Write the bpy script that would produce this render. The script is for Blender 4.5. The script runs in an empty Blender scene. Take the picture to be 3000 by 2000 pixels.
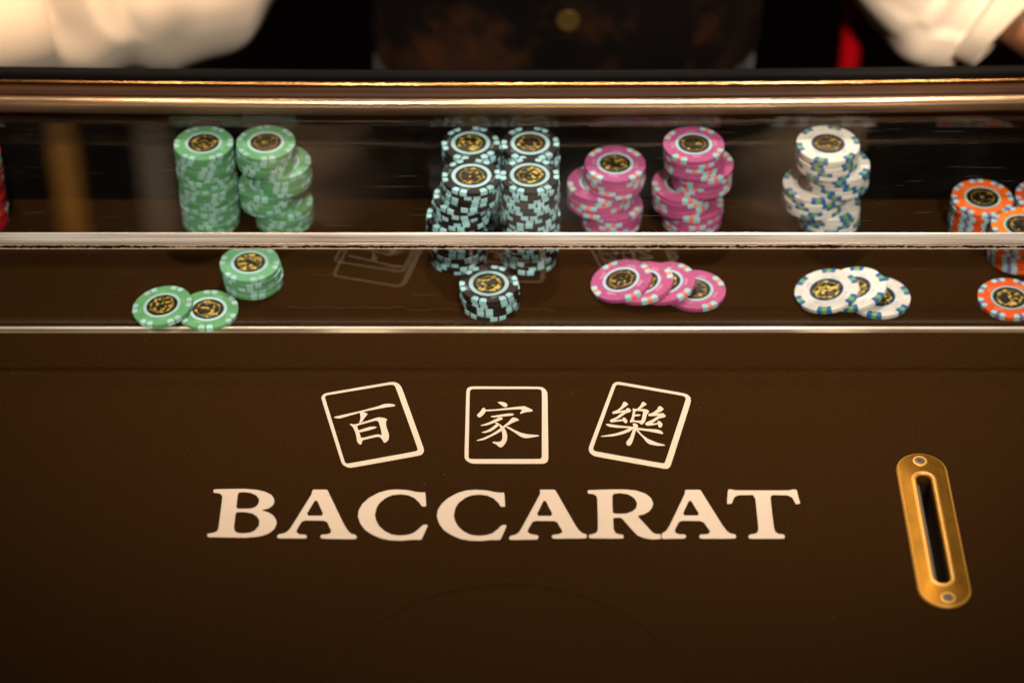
import bpy, bmesh, math, random
from mathutils import Vector, Matrix, noise
from mathutils.geometry import tessellate_polygon
R = math.radians
S = bpy.context.scene
COL = S.collection

# ------------------------------------------------------------------ camera
cam_d = bpy.data.cameras.new('camera')
cam = bpy.data.objects.new('camera', cam_d); COL.objects.link(cam)
cam_d.sensor_width = 36.0; cam_d.lens = 85.0
cam_d.clip_start = 0.05; cam_d.clip_end = 60.0
cam.location = (0.0, -1.22431, 1.01764)
cam.rotation_euler = (R(50.0), 0, 0)            # 40 degrees down
cam_d.dof.use_dof = True
cam_d.dof.focus_distance = 1.525
cam_d.dof.aperture_fstop = 3.4
cam_d.dof.aperture_blades = 9
S.camera = cam

# ------------------------------------------------------------------ world, lamps, exposure
W = bpy.data.worlds.new('World'); S.world = W; W.use_nodes = True
bg = W.node_tree.nodes['Background']
bg.inputs[0].default_value = (1.0, 0.62, 0.35, 1); bg.inputs[1].default_value = 0.012

def aim(o, target):
    o.rotation_euler = (Vector(target) - o.location).to_track_quat('-Z', 'Y').to_euler()

def spot(name, loc, target, power, col, size_deg, blend, radius):
    l = bpy.data.lights.new(name, 'SPOT'); o = bpy.data.objects.new(name, l); COL.objects.link(o)
    o.location = loc; aim(o, target)
    l.energy = power; l.color = col; l.spot_size = R(size_deg); l.spot_blend = blend; l.shadow_soft_size = radius
    return o

def area(name, loc, target, power, col, sx, sy):
    l = bpy.data.lights.new(name, 'AREA'); o = bpy.data.objects.new(name, l); COL.objects.link(o)
    o.location = loc; aim(o, target)
    l.shape = 'RECTANGLE'; l.size = sx; l.size_y = sy; l.energy = power; l.color = col
    return o

WARM = (1.0, 0.91, 0.79)
spot('downlight_behind', (0.02, 0.98, 2.05), (0.06, 0.08, 0.0), 130, (1.0, 0.90, 0.77), 34, 0.9, 0.03)
spot('downlight_front', (0.22, -0.62, 2.10), (0.07, -0.02, 0.0), 96, WARM, 19.5, 1.0, 0.07)
spot('downlight_players', (0.55, -1.75, 1.80), (0.20, 0.10, 0.03), 225, WARM, 15, 1.0, 0.06)
spot('downlight_players', (-0.25, -1.75, 1.80), (-0.195, 0.10, 0.03), 205, WARM, 15, 1.0, 0.06)
spot('downlight_cool', (0.37, 1.25, 1.90), (0.15, 0.08, 0.0), 30, (0.86, 0.92, 1.0), 30, 0.9, 0.04)
spot('downlight_amber', (-0.37, 1.25, 1.90), (-0.15, 0.08, 0.0), 16, (1.0, 0.72, 0.40), 30, 0.9, 0.04)
area('ceiling_fill', (0.0, 0.3, 2.30), (0, 0.05, 0), 3.5, (1.0, 0.80, 0.60), 1.6, 0.7)  # weak overhead fill, added for soft light; no ceiling is modelled
spot('sleeve_fill', (-0.50, -0.10, 1.90), (-0.31, 0.43, -0.01), 250, (1.0, 0.70, 0.45), 20, 0.95, 0.03)  # unseen narrow spot added to brighten the left sleeve
spot('sleeve_fill', (0.62, -0.10, 1.90), (0.345, 0.43, -0.01), 245, (1.0, 0.73, 0.49), 20, 0.95, 0.03)  # its added counterpart, filling the right sleeve
spot('post_fill', (0.10, -1.55, 1.55), (0.297, 0.56, -0.13), 330, (1.0, 0.82, 0.64), 5, 0.5, 0.04)  # unseen tight spot from the camera side, added only for the red post

S.view_settings.view_transform = 'Standard'
S.view_settings.look = 'None'
S.view_settings.exposure = 0.0
S.view_settings.gamma = 1.0
S.view_settings.use_curve_mapping = False
S.cycles.use_denoising = True
S.cycles.use_adaptive_sampling = True
S.cycles.adaptive_threshold = 0.015
S.cycles.max_bounces = 7
S.cycles.transparent_max_bounces = 24
S.cycles.glossy_bounces = 5
S.cycles.sample_clamp_indirect = 6.0

# ------------------------------------------------------------------ helpers
def link(o, parent=None):
    COL.objects.link(o)
    if parent is not None: o.parent = parent
    return o

def tag(o, label=None, cat=None, group=None, kind=None):
    if label: o['label'] = label
    if cat: o['category'] = cat
    if group: o['group'] = group
    if kind: o['kind'] = kind
    return o

def empty(name, loc=(0, 0, 0)):
    o = bpy.data.objects.new(name, None); o.location = loc; o.empty_display_size = 0.02
    return link(o)

def pydata(name, verts, faces, mats, midx=None, smooth=False):
    me = bpy.data.meshes.new(name); me.from_pydata([tuple(v) for v in verts], [], faces)
    for m in (mats if isinstance(mats, (list, tuple)) else [mats]): me.materials.append(m)
    if midx:
        for p, i in zip(me.polygons, midx): p.material_index = i
    if smooth:
        for p in me.polygons: p.use_smooth = True
    me.update()
    return me

def obj(name, me, parent=None, loc=(0, 0, 0)):
    o = bpy.data.objects.new(name, me); o.location = loc
    return link(o, parent)

def box_me(name, a, b, mat, bevel=0.0, segs=2):
    bm = bmesh.new()
    bmesh.ops.create_cube(bm, size=1)
    for v in bm.verts:
        v.co = Vector([(a[i] + b[i]) / 2 + v.co[i] * (b[i] - a[i]) for i in range(3)])
    if bevel: bmesh.ops.bevel(bm, geom=bm.edges[:], offset=bevel, segments=segs, affect='EDGES', profile=0.6)
    me = bpy.data.meshes.new(name); bm.to_mesh(me); bm.free(); me.materials.append(mat)
    return me

def extrude_profile(name, prof, xs, mat, bow=None, smooth=True):
    """closed (y,z) profile swept along x; bow(x) moves it in y."""
    n = len(prof); V = []; F = []
    for x in xs:
        d = bow(x) if bow else 0.0
        V += [(x, y + d, z) for y, z in prof]
    for i in range(len(xs) - 1):
        for j in range(n):
            k = (j + 1) % n
            F.append((i * n + j, (i + 1) * n + j, (i + 1) * n + k, i * n + k))
    F.append(tuple(range(n))); F.append(tuple(reversed(range((len(xs) - 1) * n, len(xs) * n))))
    me = pydata(name, V, F, mat)
    bm = bmesh.new(); bm.from_mesh(me); bmesh.ops.recalc_face_normals(bm, faces=bm.faces[:]); bm.to_mesh(me); bm.free()
    if smooth:
        for p in me.polygons: p.use_smooth = len(p.vertices) == 4
    return me

def catmull(pts, sub):
    out = []
    P = [pts[0]] + list(pts) + [pts[-1]]
    for i in range(1, len(P) - 2):
        p0, p1, p2, p3 = [Vector(q) for q in P[i - 1:i + 3]]
        for s in range(sub):
            t = s / sub
            out.append(0.5 * ((2 * p1) + (p2 - p0) * t + (2 * p0 - 5 * p1 + 4 * p2 - p3) * t * t + (3 * p1 - p0 - 3 * p2 + p3) * t ** 3))
    out.append(Vector(P[-2]))
    return out

# ------------------------------------------------------------------ materials
def nodes(name):
    m = bpy.data.materials.new(name); m.use_nodes = True
    nt = m.node_tree; nt.nodes.clear()
    out = nt.nodes.new('ShaderNodeOutputMaterial')
    return m, nt, out
def N(nt, t, **kw):
    n = nt.nodes.new(t)
    for k, v in kw.items():
        if k.startswith('i_'):
            key = k[2:]; key = int(key) if key.isdigit() else key.replace('_', ' ')
            n.inputs[key].default_value = v
        else: setattr(n, k, v)
    return n
def L(nt, a, b): nt.links.new(a, b)
def math_(nt, op, a, b=None, c=None, clamp=False):
    n = nt.nodes.new('ShaderNodeMath'); n.operation = op; n.use_clamp = clamp
    for i, v in enumerate((a, b, c)):
        if v is None: continue
        if isinstance(v, (int, float)): n.inputs[i].default_value = v
        else: L(nt, v, n.inputs[i])
    return n.outputs[0]
def ramp(nt, fac, stops, interp='LINEAR'):
    n = nt.nodes.new('ShaderNodeValToRGB'); cr = n.color_ramp; cr.interpolation = interp
    while len(cr.elements) > 1: cr.elements.remove(cr.elements[-1])
    cr.elements[0].position, cr.elements[0].color = stops[0][0], (*stops[0][1], 1)
    for p, c in stops[1:]:
        e = cr.elements.new(p); e.color = (*c, 1)
    L(nt, fac, n.inputs[0]); return n.outputs[0]
def mixc(nt, f, a, b, mode='MIX'):
    n = nt.nodes.new('ShaderNodeMix'); n.data_type = 'RGBA'; n.blend_type = mode
    for s, v in ((n.inputs[0], f), (n.inputs[6], a), (n.inputs[7], b)):
        if isinstance(v, (int, float)): s.default_value = v
        elif isinstance(v, tuple): s.default_value = (*v, 1)
        else: L(nt, v, s)
    return n.outputs[2]
def coords(nt, scale=(1, 1, 1), kind='Object'):
    tc = nt.nodes.new('ShaderNodeTexCoord'); mp = nt.nodes.new('ShaderNodeMapping')
    mp.inputs['Scale'].default_value = scale
    L(nt, tc.outputs[kind], mp.inputs[0]); return mp.outputs[0]
def noise_t(nt, vec, scale, detail=3, rough=0.5):
    n = nt.nodes.new('ShaderNodeTexNoise'); n.inputs['Scale'].default_value = scale
    n.inputs['Detail'].default_value = detail; n.inputs['Roughness'].default_value = rough
    if vec is not None: L(nt, vec, n.inputs['Vector'])
    return n.outputs[0]
def principled(nt, out, **kw):
    p = nt.nodes.new('ShaderNodeBsdfPrincipled')
    for k, v in kw.items():
        s = p.inputs[k.replace('_', ' ')]
        if isinstance(v, (int, float)): s.default_value = v
        elif isinstance(v, tuple): s.default_value = (*v, 1) if len(v) == 3 else v
        else: L(nt, v, s)
    L(nt, p.outputs[0], out.inputs[0]); return p
def bump(nt, h, strength, dist):
    b = nt.nodes.new('ShaderNodeBump'); b.inputs['Strength'].default_value = strength; b.inputs['Distance'].default_value = dist
    L(nt, h, b.inputs['Height']); return b.outputs[0]

def plain(name, col, rough=0.5, metal=0.0, vary=0.08, scale=60, **kw):
    m, nt, out = nodes(name)
    f = noise_t(nt, coords(nt), scale, 4)
    c = mixc(nt, f, tuple(x * (1 - vary) for x in col), tuple(min(1, x * (1 + vary)) for x in col))
    principled(nt, out, Base_Color=c, Roughness=rough, Metallic=metal, **kw)
    return m

def mat_felt():
    m, nt, out = nodes('felt')
    v = coords(nt)
    fine = noise_t(nt, v, 1250, 3, 0.8)
    wipe = noise_t(nt, coords(nt, (1, 3.2, 1)), 5.5, 4, 0.65)
    mid = noise_t(nt, v, 55, 4, 0.6)
    big = noise_t(nt, v, 7, 3)
    c = mixc(nt, mid, (0.0110, 0.0036, 0.0004), (0.0185, 0.0063, 0.0008))
    c = mixc(nt, math_(nt, 'MULTIPLY', big, 0.45), c, (0.020, 0.0064, 0.0004))
    c = mixc(nt, ramp(nt, fine, [(0.44, (0, 0, 0)), (0.74, (1, 1, 1))]), c, (0.070, 0.0305, 0.0078))
    c = mixc(nt, ramp(nt, wipe, [(0.35, (0, 0, 0)), (0.72, (0.55, 0.55, 0.55))]), c, (0.027, 0.0108, 0.0021))
    # lint specks
    vo = nt.nodes.new('ShaderNodeTexVoronoi'); vo.inputs['Scale'].default_value = 75
    L(nt, v, vo.inputs['Vector'])
    sp = math_(nt, 'LESS_THAN', vo.outputs['Distance'], 0.030)
    sel = nt.nodes.new('ShaderNodeSeparateColor'); L(nt, vo.outputs['Color'], sel.inputs[0])
    sp = math_(nt, 'MULTIPLY', sp, math_(nt, 'GREATER_THAN', sel.outputs[0], 0.82))
    c = mixc(nt, math_(nt, 'MULTIPLY', sp, 0.30), c, (0.42, 0.32, 0.2))
    h = math_(nt, 'MULTIPLY', fine, 0.5)
    h = math_(nt, 'ADD', h, math_(nt, 'MULTIPLY', mid, 0.12))
    p = principled(nt, out, Base_Color=c, Roughness=0.9, Normal=bump(nt, h, 0.6, 0.0006))
    p.inputs['Specular IOR Level'].default_value = 0.03
    p.inputs['Sheen Weight'].default_value = 0.0; p.inputs['Sheen Tint'].default_value = (0.8, 0.5, 0.25, 1)
    return m

def mat_print():
    m, nt, out = nodes('print_ink')
    v = coords(nt)
    f = noise_t(nt, v, 900, 3, 0.6); g = noise_t(nt, v, 30, 3)
    c = mixc(nt, f, (0.60, 0.44, 0.32), (0.72, 0.56, 0.42))
    c = mixc(nt, math_(nt, 'MULTIPLY', g, 0.3), c, (0.68, 0.51, 0.35))
    wear = noise_t(nt, v, 1500, 3, 0.7); w2 = noise_t(nt, v, 60, 4, 0.6)
    wf = ramp(nt, math_(nt, 'ADD', math_(nt, 'MULTIPLY', wear, 0.7), math_(nt, 'MULTIPLY', w2, 0.3)), [(0.55, (0, 0, 0)), (0.72, (0.55, 0.55, 0.55))])
    c = mixc(nt, wf, c, (0.30, 0.19, 0.10))
    principled(nt, out, Base_Color=c, Roughness=0.9, Normal=bump(nt, f, 0.3, 0.0003))
    return m

def schlick(nt, f0):
    g = nt.nodes.new('ShaderNodeNewGeometry')
    d = nt.nodes.new('ShaderNodeVectorMath'); d.operation = 'DOT_PRODUCT'
    L(nt, g.outputs['Normal'], d.inputs[0]); L(nt, g.outputs['Incoming'], d.inputs[1])
    k = math_(nt, 'SUBTRACT', 1.0, math_(nt, 'ABSOLUTE', d.outputs['Value']), clamp=True)
    return math_(nt, 'MULTIPLY_ADD', math_(nt, 'POWER', k, 5.0), 1 - f0, f0)

def mat_acrylic():
    m, nt, out = nodes('clear_acrylic')
    v = coords(nt)
    smear = noise_t(nt, v, 22, 3, 0.65)
    # hair scratches, mostly along the sheet
    vs = coords(nt, (6, 160, 160))
    scr = noise_t(nt, vs, 4.0, 1)
    scr = ramp(nt, scr, [(0.74, (0, 0, 0)), (0.78, (1, 1, 1))])
    tr = N(nt, 'ShaderNodeBsdfTransparent'); tr.inputs[0].default_value = (0.975, 0.975, 0.965, 1)
    gl = N(nt, 'ShaderNodeBsdfGlossy'); gl.inputs['Roughness'].default_value = 0.015
    gl.inputs[0].default_value = (1, 1, 1, 1)
    L(nt, math_(nt, 'MULTIPLY', smear, 0.05), gl.inputs['Roughness'])
    df = N(nt, 'ShaderNodeBsdfDiffuse'); df.inputs[0].default_value = (0.75, 0.7, 0.62, 1)
    mx = N(nt, 'ShaderNodeMixShader'); L(nt, schlick(nt, 0.046), mx.inputs[0]); L(nt, tr.outputs[0], mx.inputs[1]); L(nt, gl.outputs[0], mx.inputs[2])
    dust = math_(nt, 'MULTIPLY_ADD', scr, 0.035, math_(nt, 'MULTIPLY', ramp(nt, smear, [(0.45, (0, 0, 0)), (0.9, (1, 1, 1))]), 0.0025))
    m2 = N(nt, 'ShaderNodeMixShader'); L(nt, dust, m2.inputs[0]); L(nt, mx.outputs[0], m2.inputs[1]); L(nt, df.outputs[0], m2.inputs[2])
    L(nt, m2.outputs[0], out.inputs[0])
    return m

def mat_edge(name, lo, hi, zscale, xscale=2.2, rough=0.22, trans=0.55, gloss=0.18, seed=0.0):
    """sawn and flame polished edge of an acrylic sheet: lengthwise saw lines, light carried inside the sheet painted as pale cream colour"""
    m, nt, out = nodes(name)
    tc = nt.nodes.new('ShaderNodeTexCoord'); mp = nt.nodes.new('ShaderNodeMapping')
    mp.inputs['Scale'].default_value = (xscale, zscale, zscale); mp.inputs['Location'].default_value = (seed, seed, seed)
    L(nt, tc.outputs['Object'], mp.inputs[0])
    lines = noise_t(nt, mp.outputs[0], 1.0, 3, 0.6)
    mp2 = nt.nodes.new('ShaderNodeMapping'); mp2.inputs['Scale'].default_value = (9, 9, 9); mp2.inputs['Location'].default_value = (seed, 0, 0)
    L(nt, tc.outputs['Object'], mp2.inputs[0])
    along = noise_t(nt, mp2.outputs[0], 1.0, 2)
    f = math_(nt, 'ADD', math_(nt, 'MULTIPLY', lines, 0.75), math_(nt, 'MULTIPLY', along, 0.35))
    c = ramp(nt, f, [(0.36, lo), (0.66, hi)])
    df = N(nt, 'ShaderNodeBsdfDiffuse'); L(nt, c, df.inputs[0])
    tl = N(nt, 'ShaderNodeBsdfTranslucent'); L(nt, c, tl.inputs[0])
    gl = N(nt, 'ShaderNodeBsdfGlossy'); gl.inputs['Roughness'].default_value = rough
    L(nt, c, gl.inputs[0])
    a = N(nt, 'ShaderNodeMixShader'); a.inputs[0].default_value = trans; L(nt, df.outputs[0], a.inputs[1]); L(nt, tl.outputs[0], a.inputs[2])
    b = N(nt, 'ShaderNodeMixShader'); b.inputs[0].default_value = gloss; L(nt, a.outputs[0], b.inputs[1]); L(nt, gl.outputs[0], b.inputs[2])
    L(nt, b.outputs[0], out.inputs[0])
    return m

def mat_glue():
    """solvent joint with trapped bubbles: ragged gaps that show the dark inside"""
    m, nt, out = nodes('glue_joint')
    tc = nt.nodes.new('ShaderNodeTexCoord')
    mp = nt.nodes.new('ShaderNodeMapping'); mp.inputs['Scale'].default_value = (430, 430, 520)
    L(nt, tc.outputs['Object'], mp.inputs[0])
    a = noise_t(nt, mp.outputs[0], 1.0, 3, 0.6)
    mp2 = nt.nodes.new('ShaderNodeMapping'); mp2.inputs['Scale'].default_value = (13, 13, 13)
    L(nt, tc.outputs['Object'], mp2.inputs[0])
    b = noise_t(nt, mp2.outputs[0], 1.0, 2)
    sx = nt.nodes.new('ShaderNodeSeparateXYZ'); L(nt, tc.outputs['Object'], sx.inputs[0])
    # band: gaps only in the middle of the strip height (object z is 0..1 mm scale)
    zc = math_(nt, 'ABSOLUTE', math_(nt, 'SUBTRACT', sx.outputs[2], 0.0721))
    band = math_(nt, 'SUBTRACT', 1.0, math_(nt, 'MULTIPLY', zc, 640.0))
    g = math_(nt, 'ADD', math_(nt, 'ADD', math_(nt, 'MULTIPLY', a, 1.1), math_(nt, 'MULTIPLY', band, 0.55)), math_(nt, 'MULTIPLY_ADD', b, -1.1, 0.33))
    gap = ramp(nt, g, [(0.57, (0, 0, 0)), (0.61, (1, 1, 1))])
    c = mixc(nt, a, (0.75, 0.55, 0.40), (1.0, 0.88, 0.76))
    df = N(nt, 'ShaderNodeBsdfDiffuse'); L(nt, c, df.inputs[0])
    tl = N(nt, 'ShaderNodeBsdfTranslucent'); L(nt, c, tl.inputs[0])
    mx = N(nt, 'ShaderNodeMixShader'); mx.inputs[0].default_value = 0.5; L(nt, df.outputs[0], mx.inputs[1]); L(nt, tl.outputs[0], mx.inputs[2])
    dk = N(nt, 'ShaderNodeBsdfDiffuse'); dk.inputs[0].default_value = (0.012, 0.007, 0.003, 1)
    m2 = N(nt, 'ShaderNodeMixShader'); L(nt, gap, m2.inputs[0]); L(nt, mx.outputs[0], m2.inputs[1]); L(nt, dk.outputs[0], m2.inputs[2])
    L(nt, m2.outputs[0], out.inputs[0])
    return m

def mat_chip(name, col, rough=0.45):
    m, nt, out = nodes(name)
    oi = nt.nodes.new('ShaderNodeObjectInfo')
    off = nt.nodes.new('ShaderNodeVectorMath'); off.operation = 'SCALE'; off.inputs[0].default_value = (1.7, 0.9, 2.3); L(nt, oi.outputs['Random'], off.inputs['Scale'])
    ad = nt.nodes.new('ShaderNodeVectorMath'); ad.operation = 'ADD'; L(nt, coords(nt), ad.inputs[0]); L(nt, off.outputs[0], ad.inputs[1])
    v = ad.outputs[0]
    f = noise_t(nt, v, 420, 4, 0.6); g = noise_t(nt, v, 95, 4, 0.65)
    c = mixc(nt, f, tuple(x * 0.88 for x in col), tuple(min(1, x * 1.10) for x in col))
    # handling grime
    c = mixc(nt, ramp(nt, g, [(0.50, (0, 0, 0)), (0.78, (0.42, 0.42, 0.42))]), c, tuple(x * 0.45 + 0.012 for x in col))
    hsv = nt.nodes.new('ShaderNodeHueSaturation'); L(nt, c, hsv.inputs['Color'])
    L(nt, math_(nt, 'MULTIPLY_ADD', oi.outputs['Random'], 0.24, 0.86), hsv.inputs['Value'])
    L(nt, math_(nt, 'MULTIPLY_ADD', oi.outputs['Random'], 0.030, 0.485), hsv.inputs['Hue'])
    p = principled(nt, out, Base_Color=hsv.outputs[0], Roughness=math_(nt, 'MULTIPLY_ADD', g, 0.3, rough - 0.12), Normal=bump(nt, f, 0.2, 0.0002))
    p.inputs['Specular IOR Level'].default_value = 0.28
    return m

def mat_inlay():
    """dark seal printed with gold foil in a holographic grain"""
    m, nt, out = nodes('gold_foil_seal')
    oi = nt.nodes.new('ShaderNodeObjectInfo'); tc = nt.nodes.new('ShaderNodeTexCoord')
    off = nt.nodes.new('ShaderNodeVectorMath'); off.operation = 'SCALE'; off.inputs[0].default_value = (0.7, 1.3, 2.1)
    L(nt, math_(nt, 'MULTIPLY', oi.outputs['Random'], 5.0), off.inputs['Scale'])
    ad = nt.nodes.new('ShaderNodeVectorMath'); ad.operation = 'ADD'; L(nt, tc.outputs['Object'], ad.inputs[0]); L(nt, off.outputs[0], ad.inputs[1])
    ln = nt.nodes.new('ShaderNodeVectorMath'); ln.operation = 'LENGTH'; L(nt, tc.outputs['Object'], ln.inputs[0])
    r = math_(nt, 'MULTIPLY', ln.outputs['Value'], 100.0)          # cm -> about 0..1.1
    n1 = noise_t(nt, ad.outputs[0], 330, 3, 0.55)
    vo = nt.nodes.new('ShaderNodeTexVoronoi'); vo.inputs['Scale'].default_value = 330; L(nt, ad.outputs[0], vo.inputs['Vector'])
    cell = nt.nodes.new('ShaderNodeSeparateColor'); L(nt, vo.outputs['Color'], cell.inputs[0])
    gold = ramp(nt, math_(nt, 'ADD', n1, math_(nt, 'MULTIPLY_ADD', oi.outputs['Random'], 0.10, -0.06)), [(0.545, (0, 0, 0)), (0.65, (1, 1, 1))])
    rim = math_(nt, 'MULTIPLY', math_(nt, 'GREATER_THAN', r, 0.80), math_(nt, 'LESS_THAN', r, 0.86))
    fld = math_(nt, 'LESS_THAN', r, 0.97)
    g = math_(nt, 'ADD', math_(nt, 'MULTIPLY', gold, fld), math_(nt, 'MULTIPLY', rim, 0.35), clamp=True)
    spark = math_(nt, 'GREATER_THAN', cell.outputs[0], 0.86)  # glints of the foil put into the colour as brighter cells
    tint = mixc(nt, math_(nt, 'MULTIPLY', oi.outputs['Random'], 1.0), (1.0, 0.60, 0.10), (0.80, 0.64, 0.12))
    tint = mixc(nt, math_(nt, 'MULTIPLY', cell.outputs[1], 0.30), tint, (0.8, 0.26, 0.02))
    tint = mixc(nt, math_(nt, 'MULTIPLY', spark, 0.8), tint, (1.0, 0.62, 0.16))
    c = mixc(nt, g, (0.010, 0.007, 0.002), tint)
    nr = nt.nodes.new('ShaderNodeVectorMath'); nr.operation = 'SCALE'; nr.inputs['Scale'].default_value = 1.0
    p = principled(nt, out, Base_Color=c, Metallic=math_(nt, 'MULTIPLY', g, 0.35), Roughness=0.28,
                   Normal=bump(nt, math_(nt, 'ADD', n1, cell.outputs[2]), 0.55, 0.0012))
    return m

def mat_vest():
    m, nt, out = nodes('brocade_vest')
    v = coords(nt)
    a = noise_t(nt, v, 17, 4, 0.6); b = noise_t(nt, v, 46, 3)
    f = ramp(nt, math_(nt, 'ADD', math_(nt, 'MULTIPLY', a, 0.75), math_(nt, 'MULTIPLY', b, 0.3)), [(0.53, (0, 0, 0)), (0.68, (1, 1, 1))])
    c = mixc(nt, f, (0.003, 0.0013, 0.001), (0.036, 0.0115, 0.0025))
    principled(nt, out, Base_Color=c, Roughness=0.5)
    return m

def mat_cloth(name, col):
    m, nt, out = nodes(name)
    v = coords(nt)
    w = noise_t(nt, v, 900, 2); f = noise_t(nt, v, 12, 3)
    c = mixc(nt, f, tuple(x * 0.93 for x in col), col)
    p = principled(nt, out, Base_Color=c, Roughness=0.85, Normal=bump(nt, w, 0.25, 0.0006))
    p.inputs['Specular IOR Level'].default_value = 0.2
    p.inputs['Sheen Weight'].default_value = 0.1
    return m

def mat_brass():
    m, nt, out = nodes('worn_brass')
    v = coords(nt); vs = coords(nt, (420, 26, 60))
    a = noise_t(nt, v, 70, 6, 0.68); b = noise_t(nt, vs, 1.0, 3); s = noise_t(nt, v, 32, 4, 0.6); g = noise_t(nt, v, 700, 3)
    c = mixc(nt, a, (0.22, 0.083, 0.005), (0.38, 0.162, 0.013))
    c = mixc(nt, ramp(nt, s, [(0.42, (0, 0, 0)), (0.70, (0.75, 0.75, 0.75))]), c, (0.17, 0.085, 0.012))
    c = mixc(nt, ramp(nt, g, [(0.62, (0, 0, 0)), (0.74, (0.5, 0.5, 0.5))]), c, (0.10, 0.055, 0.015))
    rr = math_(nt, 'MULTIPLY_ADD', a, 0.25, math_(nt, 'MULTIPLY_ADD', s, 0.15, 0.32))
    principled(nt, out, Base_Color=c, Metallic=0.92, Roughness=rr, Normal=bump(nt, math_(nt, 'ADD', b, math_(nt, 'MULTIPLY', a, 0.5)), 0.18, 0.0006))
    return m

M = dict(felt=mat_felt(), ink=mat_print(), acrylic=mat_acrylic(),
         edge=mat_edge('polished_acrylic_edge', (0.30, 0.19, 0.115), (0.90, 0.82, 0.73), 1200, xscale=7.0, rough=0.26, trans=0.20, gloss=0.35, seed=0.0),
         edge_low=mat_edge('sawn_acrylic_edge', (0.50, 0.31, 0.18), (0.78, 0.56, 0.38), 500, seed=3.0),
         edge_rear=mat_edge('smoked_acrylic_edge', (0.07, 0.042, 0.022), (0.30, 0.19, 0.11), 420, seed=5.0, gloss=0.25),
         foot=mat_edge('acrylic_foot_edge', (0.30, 0.15, 0.06), (0.95, 0.74, 0.52), 700, xscale=3.0, rough=0.05, gloss=0.60, seed=8.0),
         foot_hi=mat_edge('acrylic_foot_glint', (0.70, 0.50, 0.32), (1.0, 0.97, 0.92), 500, xscale=6.0, rough=0.20, trans=0.10, gloss=0.25, seed=21.0),  # near-white strip paints the bright glint along the pane foot
         bar=mat_edge('clear_bar_edge', (0.11, 0.055, 0.023), (0.80, 0.55, 0.34), 800, xscale=5.0, rough=0.17, gloss=0.55, seed=11.0),
         glue=mat_glue(),
         black=plain('black_leather', (0.004, 0.003, 0.0026), 0.5, vary=0.3, Specular_IOR_Level=0.04),
         wood=plain('brown_lacquer', (0.036, 0.0115, 0.0016), 0.40, vary=0.4, scale=25, Specular_IOR_Level=0.08),
         bronze=plain('bronze_bead', (0.30, 0.155, 0.06), 0.16, metal=1.0, vary=0.3, scale=300),
         wall=plain('black_laminate', (0.0035, 0.0025, 0.002), 0.7, vary=0.3, Specular_IOR_Level=0.02),
         brass=mat_brass(), brass_hi=plain('rubbed_brass_highlight', (0.70, 0.33, 0.055), 0.42, metal=0.45, vary=0.18, scale=90), liner=plain('liner_brown', (0.05, 0.036, 0.026), 0.4, metal=0.3), steel=plain('screw_steel', (0.14, 0.095, 0.05), 0.55, metal=0.7, vary=0.35, scale=400),  # brighter rubbed brass also paints highlights on bevel, lip and screw rims
         hole=plain('slot_black', (0.022, 0.012, 0.006), 0.4),
         shirt=mat_cloth('white_shirt', (0.86, 0.70, 0.54)), skin=plain('skin', (0.40, 0.17, 0.075), 0.5, vary=0.12, scale=30),  # shirt base carries warm bounce light as a peach tint
         vest=mat_vest(), button=plain('button_gold', (0.15, 0.085, 0.02), 0.4, metal=0.4),
         trouser=mat_cloth('black_trousers', (0.012, 0.010, 0.010)),
         red=plain('red_enamel', (0.75, 0.003, 0.012), 0.4), crease=plain('felt_crease', (0.085, 0.040, 0.010), 0.95), carpet=plain('dark_carpet', (0.012, 0.007, 0.005), 0.95, vary=0.4, scale=20),
         amber=plain('amber_glaze', (0.75, 0.33, 0.04), 0.6), amber2=plain('brown_glaze', (0.30, 0.13, 0.03), 0.6), stone=plain('grey_stone', (0.36, 0.29, 0.22), 0.7),
         seal=mat_inlay())

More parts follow.
